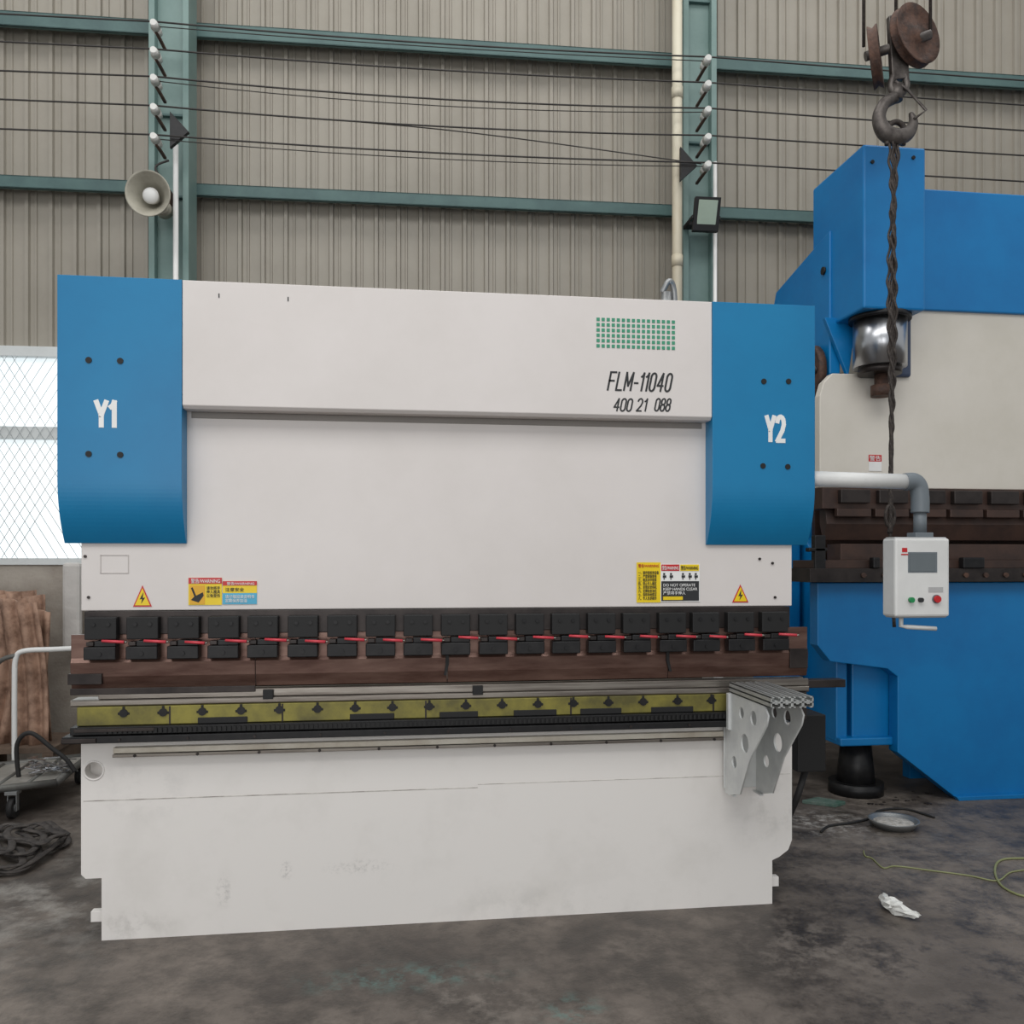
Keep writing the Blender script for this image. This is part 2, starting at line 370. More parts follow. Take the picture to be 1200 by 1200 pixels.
fx0,fx1=WX(815,7.25),WX(845,7.25); fz0,fz1=WZ(830,267,7.25),WZ(830,231,7.25)
fl=empty('floodlight',((fx0+fx1)/2,7.3,(fz0+fz1)/2))
def fprism(nm,inset,y0,y1,m):
    tl=0.08
    pts=[(y0+tl,fz0+inset),(y1+tl,fz0+inset),(y1,fz1-inset),(y0,fz1-inset)]
    prism(nm,pts,'x',fx0+inset,fx1-inset,m,fl,0.003)
fprism('housing',0,7.24,7.285,BLACKM); fprism('glass',0.030,7.233,7.245,mat('flood_glass',(168,184,168),0.2))
boxes('yoke',[(fx0-0.014,fx0-0.002,7.30,7.46,fz0+0.10,fz0+0.13),(fx1+0.002,fx1+0.014,7.30,7.46,fz0+0.10,fz0+0.13),(fx0-0.014,fx1+0.014,7.45,7.56,fz0+0.10,fz0+0.13)],BLACKM,fl)
XF=Matrix.Identity(4)

# =====================================================================  PRESS BRAKE
pb=empty('press_brake',(0,0.4,0))
xl,xr=X(95,0),X(928,0)
x118=X(119,0); x905=X(905,0)
bedtop=0.935
zL=Z(119,1029,0); zR=Z(905,1008,0)
arcR=[(xr-0.0,zR+0.10),(xr-0.02,zR+0.05),(xr-0.07,zR+0.015),(x905,zR)]
arcL=[(x118,zL),(xl+0.02,zL),(xl,zL+0.02)]
xh,zh=X(110,0),Z(110,903,0)
holeplate('bed_front_plate',[(xl,bedtop),(xr,bedtop)]+arcR+[(x905,0),(x118,0)]+arcL,[(xh,zh,0.042)],'y',0.0,0.07,BEDW,pb)
torus('hole_rim',(xh,0.0,zh),0.043,0.005,'y',BEDW,pb)
box('hole_backing',xl+0.01,xl+0.2,0.09,0.10,zh-0.1,zh+0.1,BEDW,pb)
box('bed_rear_plate',x118,x905,0.45,0.5,0,bedtop-0.05,BEDW,pb)
box('bed_ribs',x118+0.3,x905-0.3,0.072,0.44,0.1,0.16,BEDW,pb)
boxes('foot_tabs',[(x118-0.055,x118-0.0,0.02,0.06,0.08,0.13),(x905,x905+0.045,0.02,0.06,0.08,0.13)],BEDW,pb)
boxes('feet',[(x118-0.02,x118+0.3,0.08,1.3,0,0.06),(x905-0.3,x905+0.02,0.08,1.3,0,0.06)],BEDW,pb)
boxes('bed_weld_seam',[(xl+0.01,X(560),-0.0012,0.001,0.652,0.656),(X(560),xr-0.01,-0.0012,0.001,0.668,0.671)],mat('seam_grey',(150,144,138),0.7,0,(210,206,200),8,0.4,0.6),pb,0)
xa,xb=X(131,-0.05),X(856,-0.05)
box('front_slide_rail',xa,xb,-0.035,0.0,0.878,0.905,mat('cream_rail',(218,212,198),0.4,0.1,(180,168,150),5,stretch=(0.6,1,1)),pb,0.003)
boxes('rail_lips',[(xa,xb,-0.045,0.0,0.862,0.876)],STEEL,pb)
cyls('rail_bolts',[((xa+0.1+i*0.28,-0.05,0.869),(xa+0.1+i*0.28,-0.04,0.869),0.007) for i in range(12)],DSTEEL,pb)
xa,xb=X(72,-0.1),X(870,-0.1)
box('table_lower_rail',xa,xb,-0.10,0.1,0.940,0.972,BLACK,pb)
box('table_upper_rail',xa+0.03,xb,-0.085,0.1,0.976,1.012,BLACK,pb)
tt=[];x=xa+0.18
while x<xb-0.02:
    tt.append((x,x+0.012,-0.094,-0.083,0.982,1.004)); x+=0.022
boxes('table_rack_teeth',tt,BLACKM,pb,0)
boxes('table_end_step',[(xa,xa+0.15,-0.11,0.0,0.945,0.965),(xa+0.05,xa+0.4,-0.095,0.0,0.99,1.006)],DSTEEL,pb)
cyls('table_bolts',[((xa+0.25+i*0.3,-0.108,0.956),(xa+0.25+i*0.3,-0.098,0.956),0.006) for i in range(12)],DSTEEL,pb)
xa,xb=X(86,-0.06),X(946,-0.06)
box('die_base',X(90,-0.06),X(868,-0.06),-0.06,0.06,1.014,1.10,OLIVE,pb)
box('die_base_end',X(868,-0.06),xb,-0.055,0.06,0.96,1.10,DSTEEL,pb)
kn=[];kb=[]
for i in range(18):
    px=145+46.5*i-0.18*i*i*1.2
    if px>860: break
    x=X(px,-0.06); kn.append(((x,-0.066,1.070),(x,-0.058,1.070),0.019)); kb.append((x-0.006,x+0.006,-0.063,-0.055,1.085,1.10)); kb.append((x-0.026,x+0.026,-0.063,-0.055,1.062,1.074))
cyls('die_base_studs',kn,BLACK,pb); boxes('die_base_keyways',kb,BLACKM,pb)
sl=[]
for a,b_ in ((232,290),(410,462),(515,560),(602,652),(680,728),(763,812)):
    sl.append((X(a,-0.06),X(b_,-0.06),-0.066,-0.05,1.014,1.042))
boxes('die_base_wedges',sl,BLACKM,pb)
sl=[(X(a,-0.06),X(a+2,-0.06),-0.0608,-0.05,1.014,1.098) for a in (198,330,498,668,835)]
boxes('die_base_joints',sl,DSTEEL,pb,0)
xa,xb=X(84,-0.03),X(946,-0.03)
prism('die_lower',[(-0.045,1.10),(-0.052,1.105),(-0.052,1.128),(-0.035,1.132),(0.05,1.132),(0.05,1.10)],'x',xa,xb,STEEL,pb)
prism('v_die',[(-0.042,1.133),(-0.042,1.168),(-0.02,1.168),(0,1.148),(0.02,1.168),(0.042,1.168),(0.042,1.133)],'x',xa+0.12,xb,STEEL,pb,0.002)
box('die_gap_block',X(84,-0.03),X(300,-0.03),-0.05,-0.045,1.155,1.185,DSTEEL,pb)
box('backstop_rail_extension',xb,X(990,-0.03),-0.04,0.03,1.118,1.158,DSTEEL,pb)
boxes('die_clips',[(X(p,-0.06),X(p+12,-0.06),-0.062,-0.04,1.12,1.165) for p in (308,554)],BLACKM,pb)
# --- ram
ztop=3.07; zram=1.54; zp=2.478
xi0,xi1=X(215,0),X(830,0)
prism('ram_front_plate',[(xl,zram),(xr,zram),(xr,1.95),(xi1+0.03,1.95),(xi1,1.99),(xi1,ztop-0.05),(xi0,ztop-0.05),(xi0,1.99),(xi0-0.03,1.95),(xl,1.95)],'y',0,0.09,WHITE,pb,0.004)
px0,px1=X(213,-0.1),X(835,-0.1)
prism('upper_fascia',[(-0.095,zp+0.015),(-0.095,ztop),(0.45,ztop),(0.45,ztop-0.04),(0.0,ztop-0.04),(0.0,zp),(-0.08,zp)],'x',px0+0.001,px1-0.001,WHITE,pb,0.003)
box('fascia_painted_shadow',px0+0.02,px1-0.02,-0.004,0.0,zp-0.03,zp,mat('painted_shadow_grey',(140,135,130),0.6),pb)  # grey strip painting the shadow line under the fascia's lower edge
boxes('fascia_side_lips',[(xi0-0.0,xi0+0.008,-0.012,0,1.99,zp-0.035),(xi1-0.008,xi1,-0.012,0,1.99,zp-0.035)],WHITE,pb)
cx0,cx1=X(67,-0.1),X(213,-0.1); dx0,dx1=X(835,-0.1),X(955,-0.1)
def cover(nm,xa,xb):
    prof=[(-0.10,ztop)]
    for k in range(17):
        t=k/16; z=2.16-(2.16-1.855)*t; y=-0.10+0.085*(t**2.2); prof.append((y,z))
    prof+=[(-0.001,1.855),(-0.001,ztop)]
    prism(nm+'_front',prof,'x',xa,xb,BLUE,pb,0.0015)
    box(nm+'_top',xa,xb,0.0,0.5,ztop-0.015,ztop,BLUE,pb)
    box(nm+'_outer_side',xa if xa<0 else xb-0.012,xa+0.012 if xa<0 else xb,0,0.5,1.96,ztop-0.015,BLUE,pb)
cover('cylinder_cover_left',cx0,cx1); cover('cylinder_cover_right',dx0,dx1)
hl=[]
for px,py in ((104,422),(141,423),(104,532),(141,533),(895,447),(924,447),(894,546),(923,547)):
    x=X(px,-0.1); z=Z(px,py,-0.1); hl.append(((x,-0.104,z),(x,-0.098,z),0.014))
cyls('cover_bolts',hl,BLACKM,pb)
for i,x in enumerate(((cx0+cx1)/2,(dx0+dx1)/2)):
    cyl('hydraulic_cylinder_%d'%i,(x,0.28,1.95),(x,0.28,2.95),0.13,DSTEEL,pb)
def cframe(nm,x0,x1):
    prism(nm,[(0.10,0.0),(1.35,0.0),(1.35,2.95),(0.52,2.95),(0.52,1.9),(0.75,1.5),(0.75,1.15),(0.55,0.9),(0.10,0.9)],'x',x0,x1,BEDW,pb,0.004)
cframe('side_frame_left',xl+0.10,xl+0.16); cframe('side_frame_right',xr-0.16,xr-0.10)
box('oil_tank',xl+0.5,xr-0.5,0.5,0.95,2.6,3.0,WHITE,pb)
# clamps
box('clamp_back_rail',xl+0.02,xr-0.02,-0.018,0.05,1.43,1.538,DSTEEL,pb)
cb=[];cb2=[];cbolt=[];lev=[];cb3=[];tips=[]
cen=[118,167,215,262,308,355,401,446,490,534,578,621,663,705,746,788,827,868,908]
for i,px in enumerate(cen):
    x=X(px,-0.06); w=0.070
    cb.append((x-w,x+w,-0.066,-0.012,1.41,1.513))
    cb2.append((x-w,x+w,-0.078,-0.02,1.318,1.378)); cb2.append((x-w*0.35,x+w,-0.074,-0.02,1.378,1.405)); 
    cb3.append((x-w+0.01,x-w*0.4,-0.072,-0.02,1.382,1.40))
    for s in (-0.03,0.035): cbolt.append(((x+s,-0.072,1.48),(x+s,-0.06,1.48),0.009))
    cbolt.append(((x,-0.084,1.345),(x,-0.076,1.345),0.010))
    z=1.398+random.uniform(-0.006,0.006); L=random.uniform(0.025,0.045)
    lev.append(((x+0.012,-0.082,z+0.003),(x+w+L,-0.088,z-0.003),0.006,0.0075))
    tips.append(((x+w+L,-0.088,z-0.003),(x+w+L+0.012,-0.088,z-0.003),0.005))
boxes('clamp_upper_blocks',cb,BLACKM,pb,0.004); boxes('clamp_lower_blocks',cb2,BLACK,pb,0.004); boxes('clamp_wedges',cb3,DSTEEL,pb)
cyls('clamp_bolts',cbolt,BLACK,pb); cyls('clamp_levers',lev,RED,pb); cyls('clamp_lever_tips',tips,STEEL,pb)
prof=[(-0.012,1.43),(0.012,1.43),(0.012,1.31),(0.03,1.29),(0.03,1.245),(0.004,1.178),(-0.004,1.178),(-0.018,1.235),(-0.022,1.30),(-0.012,1.32)]
xs_=[X(84,0),X(300,0),X(524,0),X(782,0),X(945,0)]
bm=bmesh.new()
for a,b_ in zip(xs_[:-1],xs_[1:]): addprism(bm,prof,'x',a+0.0015,b_-0.0015)
frombm('punch_tooling',bm,RUSTY,pb,0.001)
for k,(p,s) in enumerate(((524,-1),(782,1))):
    xj=X(p,-0.02); prism('punch_notch_%d'%k,[(xj-0.008,1.33),(xj+0.008,1.33),(xj+0.008,1.27),(xj+0.008+s*0.012,1.215),(xj-0.004+s*0.012,1.215),(xj-0.008,1.27)],'y',-0.03,0,BLACKM,pb,0)
boxes('punch_end_block',[(X(80,-0.02),X(120,-0.02),-0.03,0.03,1.20,1.25),(X(925,-0.02),X(946,-0.02),-0.028,0.03,1.22,1.32)],DSTEEL,pb)
box('back_gauge_beam',xl+0.3,xr-0.3,0.5,0.56,1.02,1.12,BLACK,pb)
boxes('back_gauge_posts',[(xl+0.4,xl+0.5,0.5,0.6,0.88,1.02),(xr-0.5,xr-0.4,0.5,0.6,0.88,1.02)],BLACK,pb)
# lettering
def rect(nm,a,b_,c,d,Y,m,parent=pb,th=0.002):
    pm=(a+b_)/2
    return box(nm,X(a,Y),X(b_,Y),Y-th,Y,Z(pm,d,Y),Z(pm,c,Y),m,parent,0)
def ptext(nm,s,a,b_,c,d,Y,m,shear=0,offset=0.0,parent=pb):
    pm=(a+b_)/2
    return text(nm,s,X(a,Y),X(b_,Y),Z(pm,d,Y),Z(pm,c,Y),Y-0.0015,m,parent,shear,offset)
def gtext(nm,s,a,b_,c,d,Y,m,wt,shear=0,gap=0.2):
    pm=(a+b_)/2
    return glyphs(nm,s,X(a,Y),X(b_,Y),Z(pm,d,Y),Z(pm,c,Y),Y,m,pb,wt,shear,gap)
gtext('lettering_y1','Y1',110,137,468,502,-0.1,WHT,0.022,0,0.24)
gtext('lettering_y2','Y2',896,921,486,519,-0.1,WHT,0.022,0,0.24)
gtext('lettering_model','FLM-11040',711,790,436,459,-0.095,INK,0.0095,0.2,0.25)
gtext('lettering_phone_a','400',718,743,466.5,482.5,-0.095,INK,0.0075,0.2,0.2)
gtext('lettering_phone_b','21',745,760,466.5,482.5,-0.095,INK,0.0075,0.2,0.25)
gtext('lettering_phone_c','088',766,788,466.5,482.5,-0.095,INK,0.0075,0.2,0.2)
# plain stand-in mark: an even rectangular dot grid
dx_=(X(793,-0.095)-X(699,-0.095))/16; zt0=Z(746,374,-0.095); dz_=(zt0-Z(746,411,-0.095))/6; xg=X(699,-0.095)
boxes('plain_dot_panel',[(xg+c_*dx_,xg+c_*dx_+dx_*0.62,-0.0975,-0.095,zt0-r_*dz_-dz_*0.62,zt0-r_*dz_) for r_ in range(6) for c_ in range(16)],GREEN,pb,0)
rect('paint_nick_1',256,257.3,344,349,-0.095,INK); rect('paint_nick_2',337,338.3,348,353,-0.095,INK)
def warn(a,b_,c,d,k):
    Y=-0.001; xm=X((a+b_)/2,Y); x0,x1=X(a,Y),X(b_,Y); z1,z0=Z(a,c,Y),Z(a,d,Y)
    prism('warning_triangle_%d'%k,[(x0,z0),(x1,z0),(xm,z1)],'y',Y-0.002,Y,REDV,pb,0)
    s=0.80; zz=z0+(z1-z0)*0.33
    prism('warning_face_%d'%k,[(xm+(x0-xm)*s,zz+(z0-zz)*s),(xm+(x1-xm)*s,zz+(z0-zz)*s),(xm,zz+(z1-zz)*s)],'y',Y-0.003,Y-0.002,YEL,pb,0)
    w=x1-x0
    prism('warning_bolt_%d'%k,[(xm+0.06*w,zz+0.42*w),(xm-0.14*w,zz+0.02*w),(xm-0.01*w,zz+0.04*w),(xm-0.06*w,zz-0.22*w),(xm+0.15*w,zz+0.12*w),(xm+0.02*w,zz+0.1*w)],'y',Y-0.004,Y-0.003,INK,pb,0)
warn(156,178,686,711,1); warn(858,877,685,706,2)
Y=-0.002
rect('label_a',221,260,677,709,Y,YEL); rect('label_a_header',221,260,677,684,Y-0.002,REDV)
ptext('label_a_title','警告/WARNING',224,258,678,683.5,Y-0.004,WHT)
rect('label_a_panel',222.5,240,686,708,Y-0.002,mat('vinyl_orange',(226,170,20),0.4))
prism('label_a_pictogram',[(X(224,Y),Z(231,703,Y)),(X(233,Y),Z(231,706,Y)),(X(239,Y),Z(231,698,Y)),(X(238,Y),Z(231,694,Y)),(X(230,Y),Z(231,698,Y)),(X(226,Y),Z(231,688,Y)),(X(224,Y),Z(231,689,Y)),(X(228,Y),Z(231,699,Y))],'y',Y-0.005,Y-0.004,INK,pb,0)
ptext('label_a_text','请勿将手\n伸入模具\n以免受伤',242,258,687,700,Y-0.002,INK)
rect('label_b_upper',261,301,681,695,Y,YEL); rect('label_b_header',261,301,681,686,Y-0.002,REDV); rect('label_b_lower',261,301,695,708,Y,BLV)
ptext('label_b_title','警告/WARNING',266,298,682,685.6,Y-0.004,WHT)
ptext('label_b_text','注意安全',264,286,688.5,693,Y-0.002,INK); ptext('label_b_text2','请仔细阅读说明书\n定期保养加油',264,298,697,706,Y-0.002,WHT)
rect('label_c',746,774,659,706,Y,YEL); ptext('label_c_head','警告/WARNING',748,772,661,665,Y-0.002,REDV)
ptext('label_c_text','一、操作前检查设备\n二、严禁超载使用\n三、模具对中锁紧\n四、禁止手入模区\n五、发现异常停机\n六、定期检查油位\n七、保持场地整洁\n八、专人负责操作',748,772,669,703,Y-0.002,INK)
rect('label_d',774,820,661,705,Y,WHT); rect('label_d_header1',775,796,661.5,669,Y-0.002,REDV); rect('label_d_header2',797,819,661.5,669,Y-0.002,YEL)
ptext('label_d_title1','警告/WARNING',776,795,663,668,Y-0.004,WHT); ptext('label_d_title2','警告/WARNING',798,818,663,668,Y-0.004,INK)
rect('label_d_black',775,819,681,704,Y-0.002,INK)
pic=[]
for i,a in enumerate((777,785,799,807,814)):
    xx=X(a,Y); z=Z(a,671,Y); pic+=[(xx,xx+0.010,Y-0.004,Y-0.001,z-0.012,z-0.002),(xx-0.002,xx+0.016,Y-0.004,Y-0.001,z-0.026,z-0.014),(xx+0.002,xx+0.007,Y-0.004,Y-0.001,z-0.036,z-0.026)]
boxes('label_d_pictograms',pic,INK,pb,0)
ptext('label_d_text','DO NOT OPERATE\nKEEP HANDS CLEAR\n严禁将手伸入',777,817,684,697,Y-0.004,WHT)
rect('label_d_foot',777,800,699,703,Y-0.004,YEL)
HL=mat('groove_grey',(196,190,186),0.6)
for nm,q in (('t',(118,150,650,651)),('b',(118,150,671,672)),('l',(117.5,118.5,650,672)),('r',(150,151,650,672))):
    rect('hatch_'+nm,*q,-0.0005,HL)
cyls('ram_bolts',[((X(p,0),-0.006,Z(p,q,0)),(X(p,0),0.002,Z(p,q,0)),0.007) for p,q in ((100,652),(104,700),(905,660),(908,700),(890,655))],DSTEEL,pb)
cyls('valve_fittings',[((X(781,0.5),0.5,3.0),(X(781,0.5),0.5,3.30),0.03),((X(787,0.5),0.5,3.0),(X(787,0.5),0.5,3.24),0.02)],GALV,pb)
tube('valve_hose',[(X(776,0.5),0.5,3.3),(X(783,0.5),0.48,3.36),(X(790,0.5),0.5,3.3),(X(791,0.5),0.5,3.05)],0.016,GALV,pb)

# --- front support arm
ax0,ax1=1.632,1.832
fz=1.168
yb,yf=-0.115,-0.60
arm=pb
bm=bmesh.new()
n=4; w=(ax1-ax0)/n
for i in range(n):
    xa=ax0+i*w
    for b_ in ((xa,xa+0.006,yf,yb,fz-0.05,fz),(xa+w-0.006,xa+w,yf,yb,fz-0.05,fz),(xa,xa+w*0.32,yf,yb,fz-0.006,fz),(xa+w*0.68,xa+w,yf,yb,fz-0.006,fz),
               (xa,xa+w*0.32,yf,yb,fz-0.05,fz-0.044),(xa+w*0.68,xa+w,yf,yb,fz-0.05,fz-0.044),(xa+w*0.36,xa+w*0.64,yf,yb,fz-0.034,fz-0.016),
               ): addbox(bm,b_)
    addbox(bm,(xa,xa+w*0.4,yf,yb,fz-0.029,fz-0.021)); addbox(bm,(xa+w*0.6,xa+w,yf,yb,fz-0.029,fz-0.021))
frombm('support_arm_extrusion',bm,ALU,arm,0.0008)
box('support_arm_mount',ax0-0.01,ax1+0.01,-0.13,-0.10,0.93,fz-0.055,BRKT,arm)
prof=[(-0.102,fz-0.052),(-0.52,fz-0.052),(-0.56,fz-0.09),(-0.54,fz-0.14),(-0.36,0.84),(-0.24,0.64),(-0.10,0.60),(-0.048,0.60),(-0.048,0.935),(-0.102,0.935)]
for i,x in enumerate((ax0+0.004,ax1-0.03)):
    holeplate('support_bracket_%d'%i,prof,[(-0.40,fz-0.13,0.035),(-0.26,fz-0.13,0.028),(-0.30,0.90,0.045),(-0.17,0.78,0.03)],'x',x,x+0.008,BRKT,arm)
box('support_back_plate',ax0,ax1,-0.047,-0.036,0.62,0.93,BRKT,arm)
boxes('support_channel_lips',[(ax0+0.012,ax0+0.03,-0.14,-0.05,0.60,0.608),(ax1-0.05,ax1-0.03,-0.14,-0.05,0.60,0.608)],BRKT,arm)
box('side_junction_box',X(935,0.15),X(968,0.15),0.15,0.35,Z(950,905,0.15),Z(950,838,0.15),BLACKM,pb,0.006)
tube('side_hose',[(X(950,0.2),0.25,Z(950,905,0.15)+0.01),(X(935,0.2),0.2,0.5),(X(930,0.2),0.3,0.3),(X(936,0.2),0.4,0.15),(X(940,0.2),0.6,0.02)],0.018,RUBBER,pb)

# --- control arm + pendant
PY=-0.05
zpipe=Z(1010,564,PY)
cyl('pendant_boom',(X(948,PY),PY,zpipe+0.01),(X(1066,PY),PY,zpipe),0.040,PENW,pb)
cyl('boom_root',(X(948,PY)+0.02,PY,zpipe+0.01),(dx1-0.02,0.02,zpipe+0.01),0.03,GREY,pb)
xe=X(1074,PY)
tube('boom_elbow',[(X(1060,PY),PY,zpipe),(X(1070,PY),PY,zpipe),(xe+0.01,PY,zpipe-0.025),(xe+0.02,PY,zpipe-0.09),(xe+0.02,PY,zpipe-0.16)],0.047,GREY,pb)
zpt=Z(1080,631,PY); zpb=Z(1080,722,PY)
cyl('pendant_stem',(xe+0.02,PY,zpipe-0.14),(xe+0.02,PY,zpt+0.02),0.032,GREY,pb)
box('pendant_swivel',xe-0.03,xe+0.07,PY-0.04,PY+0.04,zpt,zpt+0.03,GREY,pb)
qx0,qx1=X(1049,PY-0.06),X(1113,PY-0.06)
box('pendant_case',qx0,qx1,PY-0.06,PY+0.06,zpb,zpt,PENW,pb,0.012)
box('pendant_edge_trim',qx0+0.006,qx1-0.006,PY-0.045,PY+0.045,zpb-0.006,zpt+0.006,mat('trim_light',(176,176,176),0.5),pb,0.006)
rf=PY-0.06
rect('pendant_screen_bezel',1064,1098,647,671,rf,GREY); rect('pendant_screen',1066,1096,648.5,669.5,rf-0.002,SCR)
rect('pendant_mark',1057,1063,642,647,rf,REDV)
rect('pendant_mark_bar',1056,1064,649,650.5,rf,REDV)
bt=lambda px,py,m,nm,r=0.014: cyl(nm,(X(px,rf),rf-0.018,Z(px,py,rf)),(X(px,rf),rf,Z(px,py,rf)),r,m,pb)
bt(1067,703,mat('green_button',(30,140,80),0.35),'pendant_button_green'); bt(1078,703,INK,'pendant_button_dark',0.012); bt(1097,702,REDV,'pendant_estop',0.018)
rect('pendant_plate',1088,1105,688,694,rf,mat('plate_grey',(180,180,180),0.4))
cyl('pendant_estop_collar',(X(1097,rf),rf-0.005,Z(1097,702,rf)),(X(1097,rf),rf,Z(1097,702,rf)),0.023,GREY,pb)
tube('pendant_handle',[(X(1056,PY),PY,zpb+0.005),(X(1056,PY),PY,zpb-0.05),(X(1062,PY),PY-0.01,zpb-0.055),(X(1094,PY),PY-0.02,zpb-0.065)],0.012,PENW,pb,False)

# =====================================================================  SECOND PRESS BRAKE
p2=empty('press_brake.001',(5.4,2.2,0))
Y2=1.67
x0=X(958,Y2); x9=7.9
def mir(p): return (x0+x9-p[0],p[1])
left=[(x0,1.615),(x0,1.16),(x0+0.10,1.04),(X(1040,Y2),0.98),(X(1052,Y2),0.92),(X(1052,Y2),0.36),(X(1122,Y2),0.0)]
prism('bed_plate',left+[mir(p) for p in left[::-1]],'y',Y2,Y2+0.12,BLUE2,p2,0.006)
box('bed_rear',X(1122,Y2),x9-0.9,Y2+0.6,Y2+0.7,0,1.55,BLUE2,p2)
prism('bed_base_lip',[(X(1122,Y2)-0.02,0),(x9-0.9,0),(x9-0.9,0.03),(X(1122,Y2)-0.04,0.03)],'y',Y2-0.05,Y2,BLUE2,p2)
for nm,s in (('l',0),('r',1)):
    def mx_(a,b_): 
        return (a,b_) if not s else (x0+x9-b_,x0+x9-a)
    a,b_=mx_(3.23,3.32)
    prism('side_frame_'+nm,[(1.80,0.42),(2.9,0.42),(2.9,3.95),(2.83,4.1),(1.9,4.28),(1.9,3.2),(2.3,2.5),(2.3,1.95),(1.8,1.5)],'x',a,b_,BLUE2,p2,0.01)
    a,b_=mx_(X(1000,1.78),X(1052,1.78)); box('leg_'+nm,a,b_,1.80,2.6,0.44,1.1,BLUE2,p2,0.01)
    a,b_=mx_(X(985,1.74),X(1048,1.74)); box('leg_flange_'+nm,a,b_,1.74,2.6,0.40,0.46,BLUE2,p2,0.01)
    a,b_=mx_(3.248,3.72); box('cylinder_housing_'+nm,a,b_,1.45,2.2,3.56,4.72,BLUE2,p2,0.015)
    a,b_=mx_(3.16,3.42); prism('housing_gusset_'+nm,[(a,3.6),(b_,3.6),((a+b_)/2+(0.06 if not s else -0.06),3.16)],'y',1.84,1.88,BLUE2,p2,0.004)
    xc=X(1031,1.65) if not s else x0+x9-X(1031,1.65)
    cyl('piston_'+nm,(xc,1.65,3.19),(xc,1.65,3.56),0.185,CHROME,p2); cyl('piston_collar_'+nm,(xc,1.65,3.53),(xc,1.65,3.565),0.215,BLACK,p2)
    cyl('piston_base_'+nm,(xc,1.65,3.14),(xc,1.65,3.20),0.15,DSTEEL,p2)
    a,b_=mx_(X(985,1.8),X(1045,1.8))
    cyl('jack_foot_'+nm,((a+b_)/2,1.95,0.0),((a+b_)/2,1.95,0.40),0.15,BLACK,p2,0.11); cyl('jack_foot_base_'+nm,((a+b_)/2,1.95,0.0),((a+b_)/2,1.95,0.09),0.20,BLACK,p2)
    a,b_=mx_(3.14,3.20); cyl('end_flange_'+nm,(a,2.1,3.23),(b_,2.1,3.23),0.22,RUST,p2)
    cyls('end_flange_bolts_'+nm,[((a-0.02,2.1+0.16*math.cos(k*1.05),3.23+0.16*math.sin(k*1.05)),(a+0.01,2.1+0.16*math.cos(k*1.05),3.23+0.16*math.sin(k*1.05)),0.03) for k in range(6)],DSTEEL,p2)
box('top_beam',3.72,x0+x9-3.72,1.75,1.9,3.66,4.57,BLUE2,p2,0.01)
box('top_beam_dark_inner',3.6,3.8,1.74,1.78,3.15,3.6,mat('dark_blue_steel',(60,72,96),0.5),p2,0.02)
xR=X(963,1.75); zb=2.32
ptsl=[(xR,zb),(xR,3.0),(xR+0.03,3.1),(xR+0.10,3.17),(3.62,3.17),(3.70,3.20),(3.76,3.30),(3.76,3.75)]
CR=mat('cream_ram',(220,214,204),0.45,0,(210,204,192),1.2)
prism('ram_plate',ptsl+[mir(p) for p in ptsl[::-1]],'y',1.78,1.86,CR,p2,0.006)
cyls('ram_joint',[((X(1033,1.65),1.65,3.0),(X(1033,1.65),1.65,3.15),0.05),((X(1033,1.65),1.65,2.98),(X(1033,1.65),1.65,3.06),0.075)],RUST,p2)
rect('ram_label_header',1018,1033,533,541,1.778,REDV,p2); rect('ram_label',1018,1033,541,552,1.778,WHT,p2)
ptext('ram_label_text','警告',1019,1032,534,540,1.775,WHT,parent=p2)
DB=mat('brown_oiled_steel',(78,58,50),0.45,0.3,(54,43,40),4)
box('clamp_rail',xR,x0+x9-xR,1.74,1.90,2.16,2.318,DB,p2)
boxes('clamp_blocks',[(xR+0.12+i*0.30,xR+0.35+i*0.30,1.69,1.74,2.20,2.30) for i in range(15)],DSTEEL,p2,0.006)
boxes('clamp_bottoms',[(xR+0.10+i*0.30,xR+0.37+i*0.30,1.71,1.76,2.10,2.16) for i in range(15)],DB,p2,0.006)
prism('upper_punch',[(1.80,2.2),(1.88,2.2),(1.88,2.05),(1.83,1.93),(1.81,1.93),(1.77,2.05)],'x',xR+0.05,x0+x9-xR,DB,p2)
box('throat_backing',xR+0.2,x0+x9-xR-0.2,2.25,2.3,1.6,2.4,DB,p2)
box('lower_die',X(985,1.7),x9-0.1,1.70,1.9,1.78,1.90,DB,p2)
box('lower_table',X(946,1.62),x9+0.05,1.58,1.95,1.62,1.72,DSTEEL,p2)
box('lower_table_step',X(950,1.66),x9+0.0,1.62,1.95,1.72,1.78,DB,p2)
boxes('table_fixture',[(X(955,1.6),X(968,1.6),1.60,1.66,1.70,1.96),(X(948,1.6),X(970,1.6),1.60,1.66,1.84,1.87),(X(1125,1.6),X(1150,1.6),1.56,1.62,1.72,1.80),(X(1020,1.6),X(1028,1.6),1.56,1.62,1.72,1.80)],BLACK,p2,0.008)
cyls('table_bolts',[((X(1010,1.6)+i*0.16,1.565,1.67),(X(1010,1.6)+i*0.16,1.585,1.67),0.018) for i in range(18)],RUST,p2)
bolts=[]
for (yy,zz) in ((2.7,3.9),(1.98,4.0),(2.7,2.9)): bolts.append(((3.215,yy,zz),(3.232,yy,zz),0.03))
cyls('side_bolts',bolts,BLACK,p2)
box('flat_side_tank',3.05,3.2,2.3,2.9,0.5,3.0,BLUE2,p2,0.02)
cyls('housing_screws',[((X(p,1.45),1.44,Z(p,q,1.45)),(X(p,1.45),1.452,Z(p,q,1.45)),0.013) for p,q in ((1070,185),(1022,190))],BLACK,p2)

